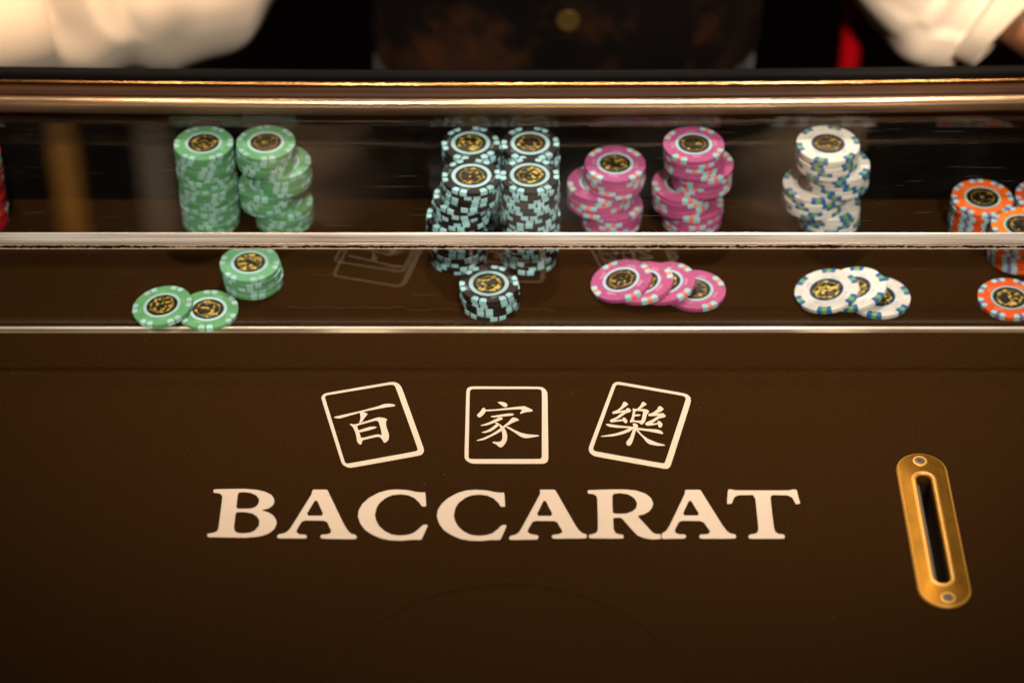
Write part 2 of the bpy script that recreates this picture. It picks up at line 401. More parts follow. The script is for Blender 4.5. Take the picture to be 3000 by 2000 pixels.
GLYPHS = {
 'frame_hundred': '-12161 -6771,-12116 -6536,-11991 -6359,-11802 -6259,-7833 -5214,-7560 -5190,-7281 -5351,-7053 -5708,-5487 -11477,-5460 -11757,-5529 -11980,-5676 -12147,-9889 -13265,-10116 -13243,-10388 -13061,-10554 -12785/-11912 -6713,-11881 -6566,-11750 -6489,-7823 -5482,-7627 -5500,-7486 -5619,-5885 -11477,-5880 -11645,-5971 -11757,-10135 -12879,-10268 -12841,-10331 -12730',
 'char_hundred': '-11273 -8594,-11132 -8507,-9617 -7998,-9048 -7765,-8479 -7532,-8177 -7346,-7831 -7287,-7557 -7346,-7391 -7445,-7453 -7562,-7971 -7661,-9382 -8068,-10813 -8704,-10966 -8727,-11161 -8675|-9635 -8183,-9583 -8056,-9381 -8085,-9223 -8172,-9113 -8299,-9208 -8490,-9296 -8663,-9414 -9009,-9636 -9181,-9578 -8807,-9572 -8519|-10227 -9267,-10153 -9209,-9939 -9267,-9599 -9152,-8999 -8865,-8585 -8646,-8357 -8588,-8085 -8646,-7857 -8778,-7935 -9037,-7900 -9439,-7743 -10009,-7683 -10293,-7698 -10689,-7804 -10887,-7933 -11000,-8011 -10943,-8117 -10689,-8239 -10491,-8413 -10435,-9332 -10757,-9351 -10915,-9355 -11056,-9445 -11168,-9583 -11056,-9690 -10830,-9724 -10520,-9847 -9952,-10023 -9496/-9741 -9393,-8612 -8922,-8476 -8951,-8372 -9152,-8254 -9667,-8153 -10265,-8366 -10191,-8518 -10208,-9418 -10548,-9535 -10094,-9648 -9724|-9643 -9827,-8970 -9496,-8627 -9456,-8462 -9542,-8618 -9667,-8918 -9810,-9556 -10049',
 'frame_home': '-2930 -6097,-2862 -5822,-2719 -5673,-2484 -5629,1721 -5657,1974 -5728,2171 -5960,2276 -6289,2266 -12402,2221 -12659,2097 -12839,1904 -12916,-2359 -12900,-2623 -12813,-2835 -12607,-2955 -12324/-2694 -6152,-2642 -5987,-2517 -5894,1683 -5894,1845 -5971,1905 -6152,1840 -12247,1804 -12402,1716 -12453,-2575 -12463,-2664 -12376,-2683 -12247',
 'char_home': '-961 -7151,-702 -7108,-450 -7173,-306 -7325,-277 -7515,-377 -7650,-521 -7607,-737 -7379|-2235 -8377,-2024 -8082,-1884 -7758,-1795 -7661,-1668 -7812,-1637 -8028,-1736 -8243,-1877 -8485,-2018 -8619,-2144 -8592|-1739 -7893,-951 -7823,-234 -7693,412 -7585,772 -7531,987 -7650,1272 -7866,1336 -7985,1235 -8071,913 -8109,518 -8286,483 -8216,645 -7909,484 -7839,-233 -7893,-1666 -8055|-1376 -8501,-1162 -8447,-662 -8324,-126 -8216,71 -8254,153 -8351,-18 -8458,-376 -8512,-1125 -8629,-1304 -8592|-804 -8565,-625 -8619,-554 -8769,-767 -8913,-1158 -9153,-1584 -9376,-1957 -9419,-1983 -9339,-1585 -9153,-1160 -8859,-911 -8672|-1123 -9100,-945 -9073,-694 -9313,-516 -9525,-373 -9843,-284 -10318,-308 -10738,-406 -11052,-582 -11365,-705 -11428,-846 -11339,-1005 -11131,-1253 -10974,-1148 -10869,-865 -10906,-672 -10817,-602 -10528,-621 -10107,-675 -9737,-801 -9419|-980 -9206,-819 -9392,-1013 -9631,-1295 -9922,-1649 -10081,-1915 -10054,-1898 -9991,-1545 -9817,-1227 -9525|-694 -9578,-586 -9790,-728 -9975,-1222 -10371,-1749 -10738,-2208 -10833,-2216 -10738,-1822 -10555,-1294 -10186,-906 -9817|-623 -9499,-268 -9100,-54 -8726,53 -8619,303 -8672,474 -8886,303 -8966,53 -9126,-303 -9419,-480 -9605|-463 -9514,-232 -9472,124 -9764,514 -10028,939 -10186,1647 -10265,1735 -10334,1610 -10413,1043 -10555,795 -10570,548 -10449,195 -10081,-231 -9684',
 'frame_joy': '6388 -5619,6474 -5381,6676 -5202,6911 -5190,10960 -6288,11223 -6448,11383 -6713,11387 -7123,9800 -13089,9678 -13282,9524 -13364,9300 -13337,5122 -12231,4864 -11980,4758 -11673,4785 -11337/6599 -5738,6684 -5530,6862 -5470,10830 -6536,11018 -6654,11065 -6860,9483 -12647,9399 -12841,9248 -12841,5172 -11757,5062 -11617,5067 -11421',
 'char_joy': '7077 -7135,7195 -7094,7410 -7357,7256 -7532,6935 -7882,6775 -8027,7205 -7882,7081 -8114,6691 -8230,6362 -8299,6328 -8143,6389 -8056,6703 -7882,6947 -7532|7249 -7736,7405 -7707,7569 -7969,7467 -8114,7193 -8230,6832 -8634,6517 -8836,6981 -8778,7206 -8922,6665 -9009,6259 -9106,6149 -8951,6211 -8807,6524 -8634,7004 -8114,7204 -7911|6966 -8634,7139 -8634,7284 -8894,7257 -9095,7158 -9181,7065 -9095,6976 -8922|8279 -7123,8395 -7135,8579 -7357,8417 -7532,8055 -7882,7901 -7853,8148 -7474|7635 -7736,7788 -7795,8405 -7812,8595 -7882,8696 -8056,8537 -8346,8440 -8807,8373 -9037,8229 -9267,8131 -9313,8023 -9152,7701 -9037,7448 -9123,7415 -8980,7543 -8634,7642 -8056/7818 -7998,8222 -8027,8296 -8114,8147 -8922,7687 -8894|7728 -8346,7999 -8299,8168 -8403,7991 -8507,7701 -8530|9286 -7562,9442 -7532,9633 -7824,9516 -7998,9157 -8259,9507 -8201,9263 -8461,8837 -8519,8627 -8490,8596 -8317,8891 -8172,9174 -7882|9467 -8230,9584 -8201,9731 -8507,9601 -8634,9290 -8721,8808 -9181,9309 -9123,9264 -9267,8799 -9381,8491 -9410,8344 -9267,8428 -9095,8863 -8807,9225 -8461|9144 -8951,9317 -8951,9478 -9209,9446 -9467,9306 -9610,9195 -9524,9168 -9267|5871 -9255,6045 -9209,6615 -9353,7187 -9439,7683 -9496,7674 -9724,7181 -9622,6569 -9599,6150 -9524,5981 -9410|7796 -9553,8327 -9667,9089 -9736,9351 -9867,9499 -10123,9412 -10191,9073 -10094,8507 -9924,7825 -9781|7580 -9181,7773 -9164,7948 -9381,7868 -9667,7740 -10009,7601 -10633,7470 -11084,7349 -11253,7215 -11281,7126 -11140,7114 -10943,7216 -10746,7379 -10463,7555 -9838,7626 -9496|7372 -9610,7639 -9639,7398 -9952,6930 -10208,6313 -10406,5626 -10452,5506 -10378,5821 -10293,6475 -10123,7019 -9867|7751 -9724,7903 -9753,8150 -10236,8515 -10633,9033 -10971,9517 -11168,9531 -11281,9018 -11281,8569 -11140,8387 -10943,8141 -10463,7854 -10009',
 'letter_B': '-18228 -15154,-16357 -15113,-15575 -15202,-15031 -15379,-14645 -15644,-14435 -15996,-14399 -16318,-14470 -16609,-14713 -16871,-15105 -17016,-14731 -17160,-14386 -17449,-14177 -17824,-14124 -18168,-14218 -18625,-14509 -18995,-14891 -19222,-15360 -19335,-15993 -19391,-18150 -19340,-18234 -19222,-18241 -19023,-17988 -18955,-17775 -18881,-17648 -18739,-17622 -18511,-17629 -15908,-17691 -15673,-17864 -15555,-18216 -15497/-16671 -15485,-16328 -15449,-15915 -15526,-15573 -15732,-15384 -16054,-15379 -16376,-15497 -16667,-15726 -16830,-16046 -16871,-16673 -16859/-16663 -17201,-16180 -17189,-15687 -17305,-15384 -17565,-15213 -17939,-15221 -18340,-15409 -18739,-15712 -18938,-16188 -18978,-16474 -18910,-16609 -18739,-16654 -18454',
 'letter_A': '-12174 -15190,-11257 -15190,-11137 -15497,-10123 -18111,-9853 -18682,-9637 -18995,-9352 -19108,-9230 -19307,-9331 -19521,-11366 -19465,-11475 -19307,-11427 -19108,-11071 -19052,-10876 -18966,-10846 -18796,-11177 -17939,-12584 -17910,-12873 -18682,-12878 -18910,-12708 -19052,-12305 -19108,-12222 -19278,-12283 -19448,-13957 -19448,-14069 -19278,-14004 -19080,-13633 -18966,-13407 -18767,-13269 -18454,-12245 -15673,-12202 -15379/-11898 -16025,-11365 -17478,-12412 -17467',
 'letter_C': '-5263 -15408,-5168 -16667,-5308 -16725,-5491 -16667,-5642 -16347,-5937 -15967,-6310 -15732,-6760 -15644,-7246 -15702,-7643 -15937,-7991 -16347,-8175 -16784,-8248 -17421,-8168 -17881,-7946 -18397,-7609 -18796,-7198 -19080,-6716 -19165,-6239 -19108,-5885 -18938,-5615 -18625,-5385 -18282,-5226 -18225,-5024 -18282,-5205 -18966,-5388 -19561,-5985 -19561,-6540 -19634,-7178 -19617,-7781 -19476,-8312 -19165,-8811 -18739,-9138 -18168,-9310 -17536,-9278 -16958,-9080 -16434,-8699 -15908,-8150 -15467,-7589 -15231,-7021 -15172,-6367 -15231,-5874 -15379,-5506 -15449',
 'letter_C2': '-452 -15432,-389 -16691,-530 -16749,-712 -16691,-855 -16370,-1141 -15990,-1508 -15755,-1955 -15667,-2442 -15726,-2845 -15961,-3204 -16370,-3398 -16807,-3488 -17444,-3419 -17904,-3209 -18420,-2883 -18819,-2479 -19103,-1999 -19188,-1521 -19131,-1163 -18961,-885 -18648,-646 -18305,-486 -18248,-285 -18305,-484 -18989,-681 -19583,-1278 -19583,-1835 -19657,-2472 -19640,-3072 -19499,-3595 -19188,-4083 -18762,-4396 -18191,-4552 -17559,-4505 -16981,-4295 -16458,-3901 -15931,-3340 -15491,-2774 -15255,-2205 -15196,-1552 -15255,-1063 -15402,-696 -15473',
 'letter_A2': '1682 -15190,2619 -15190,2738 -15438,3838 -18340,4030 -18739,4225 -18966,4482 -19080,4473 -19448,2461 -19476,2344 -19307,2406 -19108,2786 -19052,2967 -18938,2990 -18796,2661 -17967,1296 -17950,971 -18682,970 -18910,1149 -19052,1547 -19137,1606 -19307,1524 -19544,-109 -19578,-208 -19420,-109 -19182,231 -19080,451 -18824,1657 -15673,1700 -15467/1978 -16054,2467 -17478,1480 -17490',
 'letter_R': '4635 -15231,6103 -15172,6918 -15172,7566 -15261,8125 -15526,8454 -15908,8584 -16376,8517 -16784,8300 -17132,7966 -17392,7579 -17507,8087 -18340,8422 -18910,8616 -19040,8896 -19035,8914 -19487,8354 -19533,7881 -19420,7492 -19193,7190 -18739,6587 -17680,6104 -17680,6112 -18682,6222 -18966,6419 -19052,6657 -19108,6690 -19307,6604 -19465,4593 -19448,4581 -19108,4903 -19023,5087 -18853,5135 -18568,5163 -16025,5109 -15761,4910 -15614,4626 -15585,4582 -15408/6130 -15614,6579 -15544,7064 -15644,7417 -15967,7563 -16376,7507 -16784,7293 -17074,6923 -17276,6519 -17305,6097 -17276',
 'letter_A3': '10553 -15202,11510 -15202,11615 -15497,12649 -18282,12859 -18739,13043 -18966,13355 -19080,13422 -19250,13327 -19465,11255 -19476,11153 -19307,11239 -19080,11640 -19052,11805 -18966,11835 -18796,11466 -17967,10102 -17939,9782 -18682,9790 -18910,9963 -19052,10360 -19080,10429 -19278,10319 -19465,8904 -19487,8934 -19023,9031 -18921,9218 -18767,9439 -18340,10466 -15673,10520 -15438/10810 -16054,11316 -17449,10289 -17449',
 'letter_T': '13162 -15172,13427 -15172,13626 -15249,16883 -15261,17135 -15172,17398 -15202,17441 -15849,17506 -16463,17179 -16504,17135 -16318,17009 -15908,16761 -15732,15747 -15702,15725 -16958,15732 -18568,15786 -18881,15954 -19023,16269 -19080,16331 -19278,16235 -19476,14163 -19476,14090 -19278,14193 -19080,14517 -19023,14710 -18853,14756 -18511,14772 -15702,13795 -15720,13540 -15879,13437 -16201,13337 -16463,13032 -16493,13023 -16318',
}

# ------------------------------------------------------------------ the printed words (table plane, hundredths of a millimetre)
def loops(s):
    return [[[(float(p.split()[0]) * 1e-5, float(p.split()[1]) * 1e-5) for p in lp.split(',')] for lp in poly.split('/')] for poly in s.split('|')]
def chaikin(lp, k=0.18):
    o = []
    for i in range(len(lp)):
        a, b = lp[i], lp[(i + 1) % len(lp)]
        o.append((a[0] * (1 - k) + b[0] * k, a[1] * (1 - k) + b[1] * k)); o.append((a[0] * k + b[0] * (1 - k), a[1] * k + b[1] * (1 - k)))
    return o
def inset(lp, d, hole):
    A = sum(lp[i][0] * lp[(i + 1) % len(lp)][1] - lp[(i + 1) % len(lp)][0] * lp[i][1] for i in range(len(lp)))
    s = 1 if A > 0 else -1
    if hole: s = -s
    o = []
    for i in range(len(lp)):
        p, q, r = Vector(lp[i - 1]), Vector(lp[i]), Vector(lp[(i + 1) % len(lp)])
        e1 = (q - p).normalized(); e2 = (r - q).normalized(); t = (e1 + e2)
        t = t.normalized() if t.length > 0.3 else e1
        nn = Vector((-t.y, t.x)) * s * d
        o.append((q.x + nn.x, q.y + nn.y))
    return o
def glyph_me(name, s, z0):
    V = []; F = []
    for n, poly in enumerate(loops(s)):
        dd = 0.00024 if name == 'letter' else 0.00010
        ls = [inset(chaikin(lp, 0.12), dd, q > 0) for q, lp in enumerate(poly)]
        vv = [[Vector((x, y, 0)) for x, y in lp] for lp in ls]
        flat = [v for lp in vv for v in lp]
        base = len(V); z = z0 + n * 0.00001
        V += [(v.x, v.y, z) for v in flat]
        for t in tessellate_polygon(vv):
            a, b, c = [flat[i] for i in t]
            if (b - a).cross(c - a).z < 0: t = (t[0], t[2], t[1])
            F.append(tuple(base + i for i in t))
    return pydata(name, V, F, M['ink'])

# ------------------------------------------------------------------ the table
floor = obj('floor', pydata('floor', [(-4, -3, -0.86), (4, -3, -0.86), (4, 6, -0.86), (-4, 6, -0.86)], [(0, 1, 2, 3)], M['carpet']))
tag(floor, kind='structure')
table = empty('baccarat_table', (0, 0, -0.86))
tag(table, 'dark brown felt baccarat table printed with cream lettering and three card outlines', 'table')
TZ = 0.86
def tpart(name, me, parent=None):
    o = obj(name, me, table if parent is None else parent, (0, 0, TZ) if parent is None else (0, 0, 0)); return o
# felt sheet with a real opening under the drop slot
SX0, SX1, SY0, SY1 = 0.2475, 0.2565, -0.236, -0.137
xs = [-0.80, SX0, SX1, 0.80]; ys = [-0.72, SY0, SY1, 0.1436]
V = [(x, y, 0) for y in ys for x in xs]
F = [(r * 4 + c, r * 4 + c + 1, r * 4 + c + 5, r * 4 + c + 4) for r in range(3) for c in range(3) if not (r == 1 and c == 1)]
felt = tpart('felt', pydata('felt', V, F, M['felt']))
tpart('table_board', box_me('table_board', (-0.80, -0.72, -0.05), (0.80, SY0 - 0.004, -0.0006), M['wall']))
tpart('table_board', box_me('table_board', (-0.80, SY1 + 0.004, -0.05), (0.80, 0.1430, -0.0006), M['wall']))
tpart('table_leg', box_me('table_leg', (-0.55, -0.35, -0.858), (-0.45, 0.05, -0.051), M['wall'], 0.01))
tpart('table_leg', box_me('table_leg', (0.45, -0.35, -0.858), (0.55, 0.05, -0.051), M['wall'], 0.01))
names = {'frame': 'card_outline', 'char': 'character', 'letter': 'letter'}
words = {'frame_hundred': 'cream outlined card tilted left around a character', 'frame_home': 'upright cream outlined card in the middle', 'frame_joy': 'cream outlined card tilted right around a character',
         'char_hundred': 'cream brush character 百', 'char_home': 'cream brush character 家', 'char_joy': 'cream brush character 樂'}
for k, s in GLYPHS.items():
    nm = names[k.split('_')[0]]
    o = tpart(nm, glyph_me(nm, s, 0.00012))
    o['label'] = words.get(k) or 'large cream serif capital letter ' + k[7]

# a round insert under the cloth presses a low ridge into the felt
def ridge(cx, cy, r, w, hgt, n=160):
    prof = [(-w, 0.0), (-w * 0.45, 0.45), (-w * 0.12, 0.95), (w * 0.1, 1.0), (w * 0.45, 0.5), (w, 0.0)]
    V = []; F = []; m = len(prof)
    for i in range(n):
        a = 2 * math.pi * i / n
        for d, z in prof: V.append((cx + (r + d) * math.cos(a), cy + (r + d) * math.sin(a), -0.0001 + z * hgt))
    for i in range(n):
        k = (i + 1) % n
        for j in range(m - 1): F.append((i * m + j, i * m + j + 1, k * m + j + 1, k * m + j))
    return pydata('pressed_ring', V, F, M['felt'], smooth=True)
tpart('pressed_ring', ridge(-0.002, -0.337, 0.1055, 0.0030, 0.0009))
def ribbon(pts, w):
    V = []; F = []
    for i, (x, y) in enumerate(pts): V += [(x, y - w / 2, 0.00006), (x, y + w / 2, 0.00006)]
    for i in range(len(pts) - 1): F.append((2 * i, 2 * i + 2, 2 * i + 3, 2 * i + 1))
    return pydata('crease', V, F, M['crease'])
cr = random.Random(3)
for x0, x1, y0 in ((-0.150, -0.072, 0.0237), (-0.070, 0.028, 0.0215)):
    n = 26; ph = cr.uniform(0, 6)
    tpart('crease', ribbon([(x0 + (x1 - x0) * i / n, y0 + 0.0007 * math.sin(i * 0.75 + ph) + 0.0005 * math.sin(i * 1.9)) for i in range(n + 1)], 0.0004))
BOW = lambda x: 0.0045 * (x / 0.337) ** 2 + 0.0008 * (x / 0.337)
XS = [-0.80 + 0.04 * i for i in range(41)]
def arc_prof(pts): return pts
tpart('tray_back_wall', extrude_profile('tray_back_wall', [(0.1438, -0.05), (0.1500, -0.05), (0.1500, 0.0700), (0.1438, 0.0700)], XS, M['wall'], None, False))
# stepped rail behind the cover: brown moulding, bronze bead, black padded rail
def halfround(y0, z0, y1, z1, depth, n=8, bulge=0.5):
    """upper skin from (y0,z0) to (y1,z1), swollen outwards, closed downwards"""
    P = []
    dy, dz = y1 - y0, z1 - z0
    ln = math.hypot(dy, dz); nx, nz = -dz / ln, dy / ln
    for i in range(n + 1):
        t = i / n; h = math.sin(math.pi * t) * bulge * ln
        P.append((y0 + dy * t + nx * h, z0 + dz * t + nz * h))
    return P + [(y1, z1 - depth), (y0, z0 - depth)]
tpart('brown_moulding', extrude_profile('brown_moulding', halfround(0.1372, 0.0905, 0.1430, 0.0950, 0.02, 8, 0.12), XS, M['wood'], BOW))
tpart('bronze_bead', extrude_profile('bronze_bead', halfround(0.1432, 0.0945, 0.1468, 0.0972, 0.02, 8, 0.45), XS, M['bronze'], BOW))
rail = [(0.1470, 0.0950), (0.1474, 0.0985), (0.1486, 0.1012), (0.1506, 0.1028), (0.1530, 0.1028), (0.156, 0.1008), (0.161, 0.096), (0.165, 0.087), (0.167, 0.07), (0.167, -0.05), (0.1470, -0.05)]
tpart('padded_rail', extrude_profile('padded_rail', rail, XS, M['black'], BOW))
tpart('dealer_ledge', box_me('dealer_ledge', (-0.80, 0.1925, -0.12), (0.80, 0.43, -0.085), M['wall'], 0.008, 3))

# ------------------------------------------------------------------ the clear cover over the chips
cover = empty('acrylic_cover', (0, 0, 0))
tag(cover, 'clear acrylic cover with bright polished edges standing over the chips', 'chip cover')
YF, YT = -0.0035, 0.0045
ZL0, ZL1 = 0.0712, 0.0806
obj('front_pane', box_me('front_pane', (-0.79, YF, 0.0022), (0.79, YT, 0.0701), M['acrylic']), cover)
obj('lid', box_me('lid', (-0.79, YF + 0.0035, ZL0 + 0.0002), (0.79, 0.1300, ZL1), M['acrylic']), cover)
obj('lid_edge', extrude_profile('lid_edge', [(YF + 0.0006, 0.0753), (YF + 0.0034, 0.0753), (YF + 0.0034, 0.08095), (YF + 0.0030, 0.0809), (YF + 0.0022, 0.0803), (YF + 0.0004, 0.0770), (YF - 0.0002, 0.0757), (YF - 0.0001, 0.0753)], XS, M['edge'], None, False), cover)
obj('lid_edge', extrude_profile('lid_edge', [(YF - 0.00015, 0.0739), (YF + 0.0004, 0.0739), (YF + 0.0004, 0.0749), (YF - 0.00015, 0.0751)], XS, M['edge_low']), cover)
obj('glue_seam', extrude_profile('glue_seam', [(YF - 0.0001, 0.0702), (YF + 0.0004, 0.0702), (YF + 0.0004, 0.0738), (YF - 0.0001, 0.0738)], XS, M['glue'], None, False), cover)
obj('foot_edge', extrude_profile('foot_edge', [(YF + 0.0002, 0.0002), (0.0002, 0.0002), (0.0002, 0.0009), (YF + 0.0002, 0.0007)], XS, M['foot'], None, False), cover)
obj('foot_edge', extrude_profile('foot_edge', [(0.0003, 0.0002), (0.0024, 0.0002), (0.0024, 0.0011), (0.0018, 0.0014), (0.0009, 0.0013), (0.0003, 0.0009)], XS, M['foot_hi'], None, False), cover)
obj('rear_strip', extrude_profile('rear_strip', [(0.1303, 0.0808), (0.1335, 0.0808), (0.1335, 0.0878), (0.1310, 0.0878), (0.1303, 0.0870)], XS, M['edge_rear'], BOW), cover)
obj('rear_bar', extrude_profile('rear_bar', halfround(0.1322, 0.0880, 0.1364, 0.0902, 0.0020, 8, 0.22), XS, M['bar'], BOW), cover)

# ------------------------------------------------------------------ brass drop slot
slot = empty('drop_slot', (0.2520, -0.1868, 0.0))
tag(slot, 'worn brass oblong slot plate with two screws set in the felt', 'drop slot')
def stadium(hw, hl, n=14):
    P = []
    r = hw
    for i in range(n + 1):
        a = math.pi * i / n; P.append((r * math.cos(a), hl - r + r * math.sin(a)))
    for i in range(n + 1):
        a = math.pi + math.pi * i / n; P.append((r * math.cos(a), -(hl - r) + r * math.sin(a)))
    return P
def stadium_plate():
    # rings from outside foot over the shoulder to the rolled lip and down into the slot
    rings = [(0.0158, 0.0660, 0.0000), (0.0158, 0.0660, 0.0005), (0.0155, 0.0657, 0.0011), (0.0149, 0.0651, 0.0017), (0.0143, 0.0645, 0.0020),
             (0.0076, 0.0492, 0.0020), (0.0070, 0.0486, 0.0023), (0.0062, 0.0478, 0.0026), (0.0053, 0.0469, 0.0023), (0.0046, 0.0462, 0.0012), (0.0043, 0.0459, -0.0012), (0.0043, 0.0459, -0.006)]
    V = []; F = []; mi = []
    for hw, hl, z in rings: V += [(x, y, z) for x, y in stadium(hw, hl)]
    n = len(V) // len(rings)
    for i in range(len(rings) - 1):
        for j in range(n):
            k = (j + 1) % n
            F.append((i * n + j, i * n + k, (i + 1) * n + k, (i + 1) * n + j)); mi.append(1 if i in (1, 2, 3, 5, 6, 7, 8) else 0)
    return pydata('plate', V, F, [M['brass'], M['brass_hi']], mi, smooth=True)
obj('plate', stadium_plate(), slot, (0, 0, 0.0002))
def well():
    V = []; F = []
    rings = [(0.0043, 0.0459, -0.005), (0.0040, 0.0456, -0.030), (0.0012, 0.043, -0.032)]
    for hw, hl, z in rings: V += [(x, y, z) for x, y in stadium(hw, hl)]
    n = len(V) // 3
    for i in range(2):
        for j in range(n):
            k = (j + 1) % n; F.append((i * n + j, i * n + k, (i + 1) * n + k, (i + 1) * n + j))
    F.append(tuple(range(2 * n, 3 * n)))
    return pydata('slot_well', V, F, M['hole'], smooth=True)
obj('slot_well', well(), slot)
obj('slot_liner', box_me('slot_liner', (-0.0042, -0.044, -0.030), (-0.0019, 0.044, -0.0035), M['liner'], 0.0004), slot)['label'] = 'grey liner strip inside the slot'
def screw():
    V = []; F = []; n = 20
    rings = [(0.0047, 0.0021), (0.0042, 0.0026), (0.0033, 0.0023), (0.0030, 0.00235), (0.0020, 0.0026), (0.0009, 0.00265)]
    for r, z in rings: V += [(r * math.cos(2 * math.pi * i / n), r * math.sin(2 * math.pi * i / n), z) for i in range(n)]
    mi = []
    for i in range(len(rings) - 1):
        for j in range(n):
            k = (j + 1) % n; F.append((i * n + j, i * n + k, (i + 1) * n + k, (i + 1) * n + j)); mi.append(0 if i < 2 else 1)
    b = len(V); V.append((0, 0, 0.0019))
    for j in range(n): F.append(((len(rings) - 1) * n + j, (len(rings) - 1) * n + (j + 1) % n, b)); mi.append(1)
    # cross recess bars, dark
    for ang in (0.6, 0.6 + math.pi / 2):
        c, s = math.cos(ang), math.sin(ang); q = []
        for u, w in ((-0.0022, -0.00035), (0.0022, -0.00035), (0.0022, 0.00035), (-0.0022, 0.00035)): q.append((u * c - w * s, u * s + w * c, 0.00272 + 0.00002 * (ang > 1)))
        b = len(V); V += q; F.append((b, b + 1, b + 2, b + 3)); mi.append(2)
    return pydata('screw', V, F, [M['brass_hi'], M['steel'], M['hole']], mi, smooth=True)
sm = screw()
obj('screw', sm, slot, (-0.0003, 0.0582, 0.0))
obj('screw', sm, slot, (0.0010, -0.0582, 0.0))

# ------------------------------------------------------------------ casino chips
T, PITCH = 0.00322, 0.0033
PALE = mat_chip('chip_spot_pale', (0.40, 0.70, 0.75))
KIND = {
 'green': dict(R=0.0200, base=mat_chip('chip_green', (0.155, 0.43, 0.205)), ring=mat_chip('ring_mint', (0.48, 0.74, 0.75)), r=(0.63, 0.525), n=6,
               seg=[(-14.5, -2, 0), (2, 14.5, 0)], sm=[mat_chip('spot_mint', (0.42, 0.70, 0.64))], deep=0.18, single=True, pr=(0.30, 0.62, 0.35)),
 'black': dict(R=0.0195, base=mat_chip('chip_black', (0.0135, 0.009, 0.0068)), ring=mat_chip('ring_sky', (0.42, 0.64, 0.68)), r=(0.68, 0.55), n=6,
               seg=[(-16, -1.8, 0), (1.8, 16, 0)], sm=[PALE], deep=0.18, single=True, pr=(0.25, 0.28, 0.28)),
 'pink':  dict(R=0.0208, base=mat_chip('chip_pink', (0.51, 0.098, 0.255)), ring=mat_chip('ring_pale', (0.46, 0.62, 0.72)), r=(0.605, 0.510), n=4,
               seg=[(-16, -4.5, 0), (-4.5, 4.5, 1), (4.5, 16, 0)], sm=[PALE, mat_chip('spot_coral', (0.92, 0.24, 0.19))], deep=0.19, single=False, pr=(0.78, 0.40, 0.55)),
 'white': dict(R=0.0214, base=mat_chip('chip_white', (0.84, 0.79, 0.72)), ring=mat_chip('ring_blue', (0.035, 0.15, 0.40)), r=(0.535, 0.500), n=6,
               seg=[(-13.5, -4.5, 0), (-4.5, 4.5, 1), (4.5, 13.5, 0)], sm=[mat_chip('spot_blue', (0.020, 0.14, 0.40)), mat_chip('spot_green', (0.20, 0.42, 0.16))], deep=0.19, single=False, pr=(0.52, 0.53, 0.56)),
 'orange': dict(R=0.0210, base=mat_chip('chip_orange', (0.92, 0.150, 0.008)), ring=mat_chip('ring_aqua', (0.40, 0.62, 0.62)), r=(0.595, 0.525), n=8,
               seg=[(-14, -4, 0), (-4, 4, 1), (4, 14, 0)], sm=[PALE, mat_chip('spot_purple', (0.25, 0.17, 0.36))], deep=0.17, single=False, pr=(0.90, 0.42, 0.20)),
 'red':   dict(R=0.0195, base=mat_chip('chip_red', (0.66, 0.006, 0.008)), ring=mat_chip('ring_grey', (0.5, 0.6, 0.6)), r=(0.62, 0.525), n=4,
               seg=[(-13, -2, 0), (2, 13, 0)], sm=[PALE], deep=0.18, single=True, pr=(0.8, 0.4, 0.4)),
}
def lathe(name, prof, mat, n=56):
    V = []; F = []
    for r, z in prof:
        V += [(r * math.cos(2 * math.pi * i / n), r * math.sin(2 * math.pi * i / n), z) for i in range(n)]
    for i in range(len(prof) - 1):
        for j in range(n):
            k = (j + 1) % n; F.append((i * n + j, i * n + k, (i + 1) * n + k, (i + 1) * n + j))
    F.append(tuple(reversed(range(n)))); F.append(tuple(range((len(prof) - 1) * n, len(prof) * n)))
    me = pydata(name, V, F, mat)
    for p in me.polygons: p.use_smooth = len(p.vertices) == 4 and abs(p.normal.z) < 0.9
    return me
def annulus(name, r0, r1, z, mat, n=56):
    V = [(r * math.cos(2 * math.pi * i / n), r * math.sin(2 * math.pi * i / n), z) for r in (r0, r1) for i in range(n)]
    return pydata(name, V, [(j, n + j, n + (j + 1) % n, (j + 1) % n) for j in range(n)], mat)
def spot_me(name, k, segs):
    Rr = k['R']; o = 0.00004; b = 0.00018
    ri = Rr * (1 - k['deep'])
    prof = [(ri, T + o), (Rr - b, T + o), (Rr + o, T - b), (Rr + o, b), (Rr - b, -o + 0.00003), (ri, -o + 0.00003)]
    V = []; F = []; mi = []
    for a0, a1, m in segs:
        n = 4; base = len(V)
        for i in range(n + 1):
            a = R(a0 + (a1 - a0) * i / n)
            for j, (r, z) in enumerate(prof):
                rr = r + (Rr * 0.035 if (j in (0, 5) and i in (0, n)) else 0)      # rounded inner corners
                V.append((rr * math.cos(a), rr * math.sin(a), z))
        for i in range(n):
            for j in range(5):
                p = base + i * 6 + j; F.append((p, p + 1, p + 7, p + 6)); mi.append(m)
    me = pydata(name, V, F, k['sm'], mi)
    bm = bmesh.new(); bm.from_mesh(me); bmesh.ops.recalc_face_normals(bm, faces=bm.faces[:]); bm.to_mesh(me); bm.free()
    return me
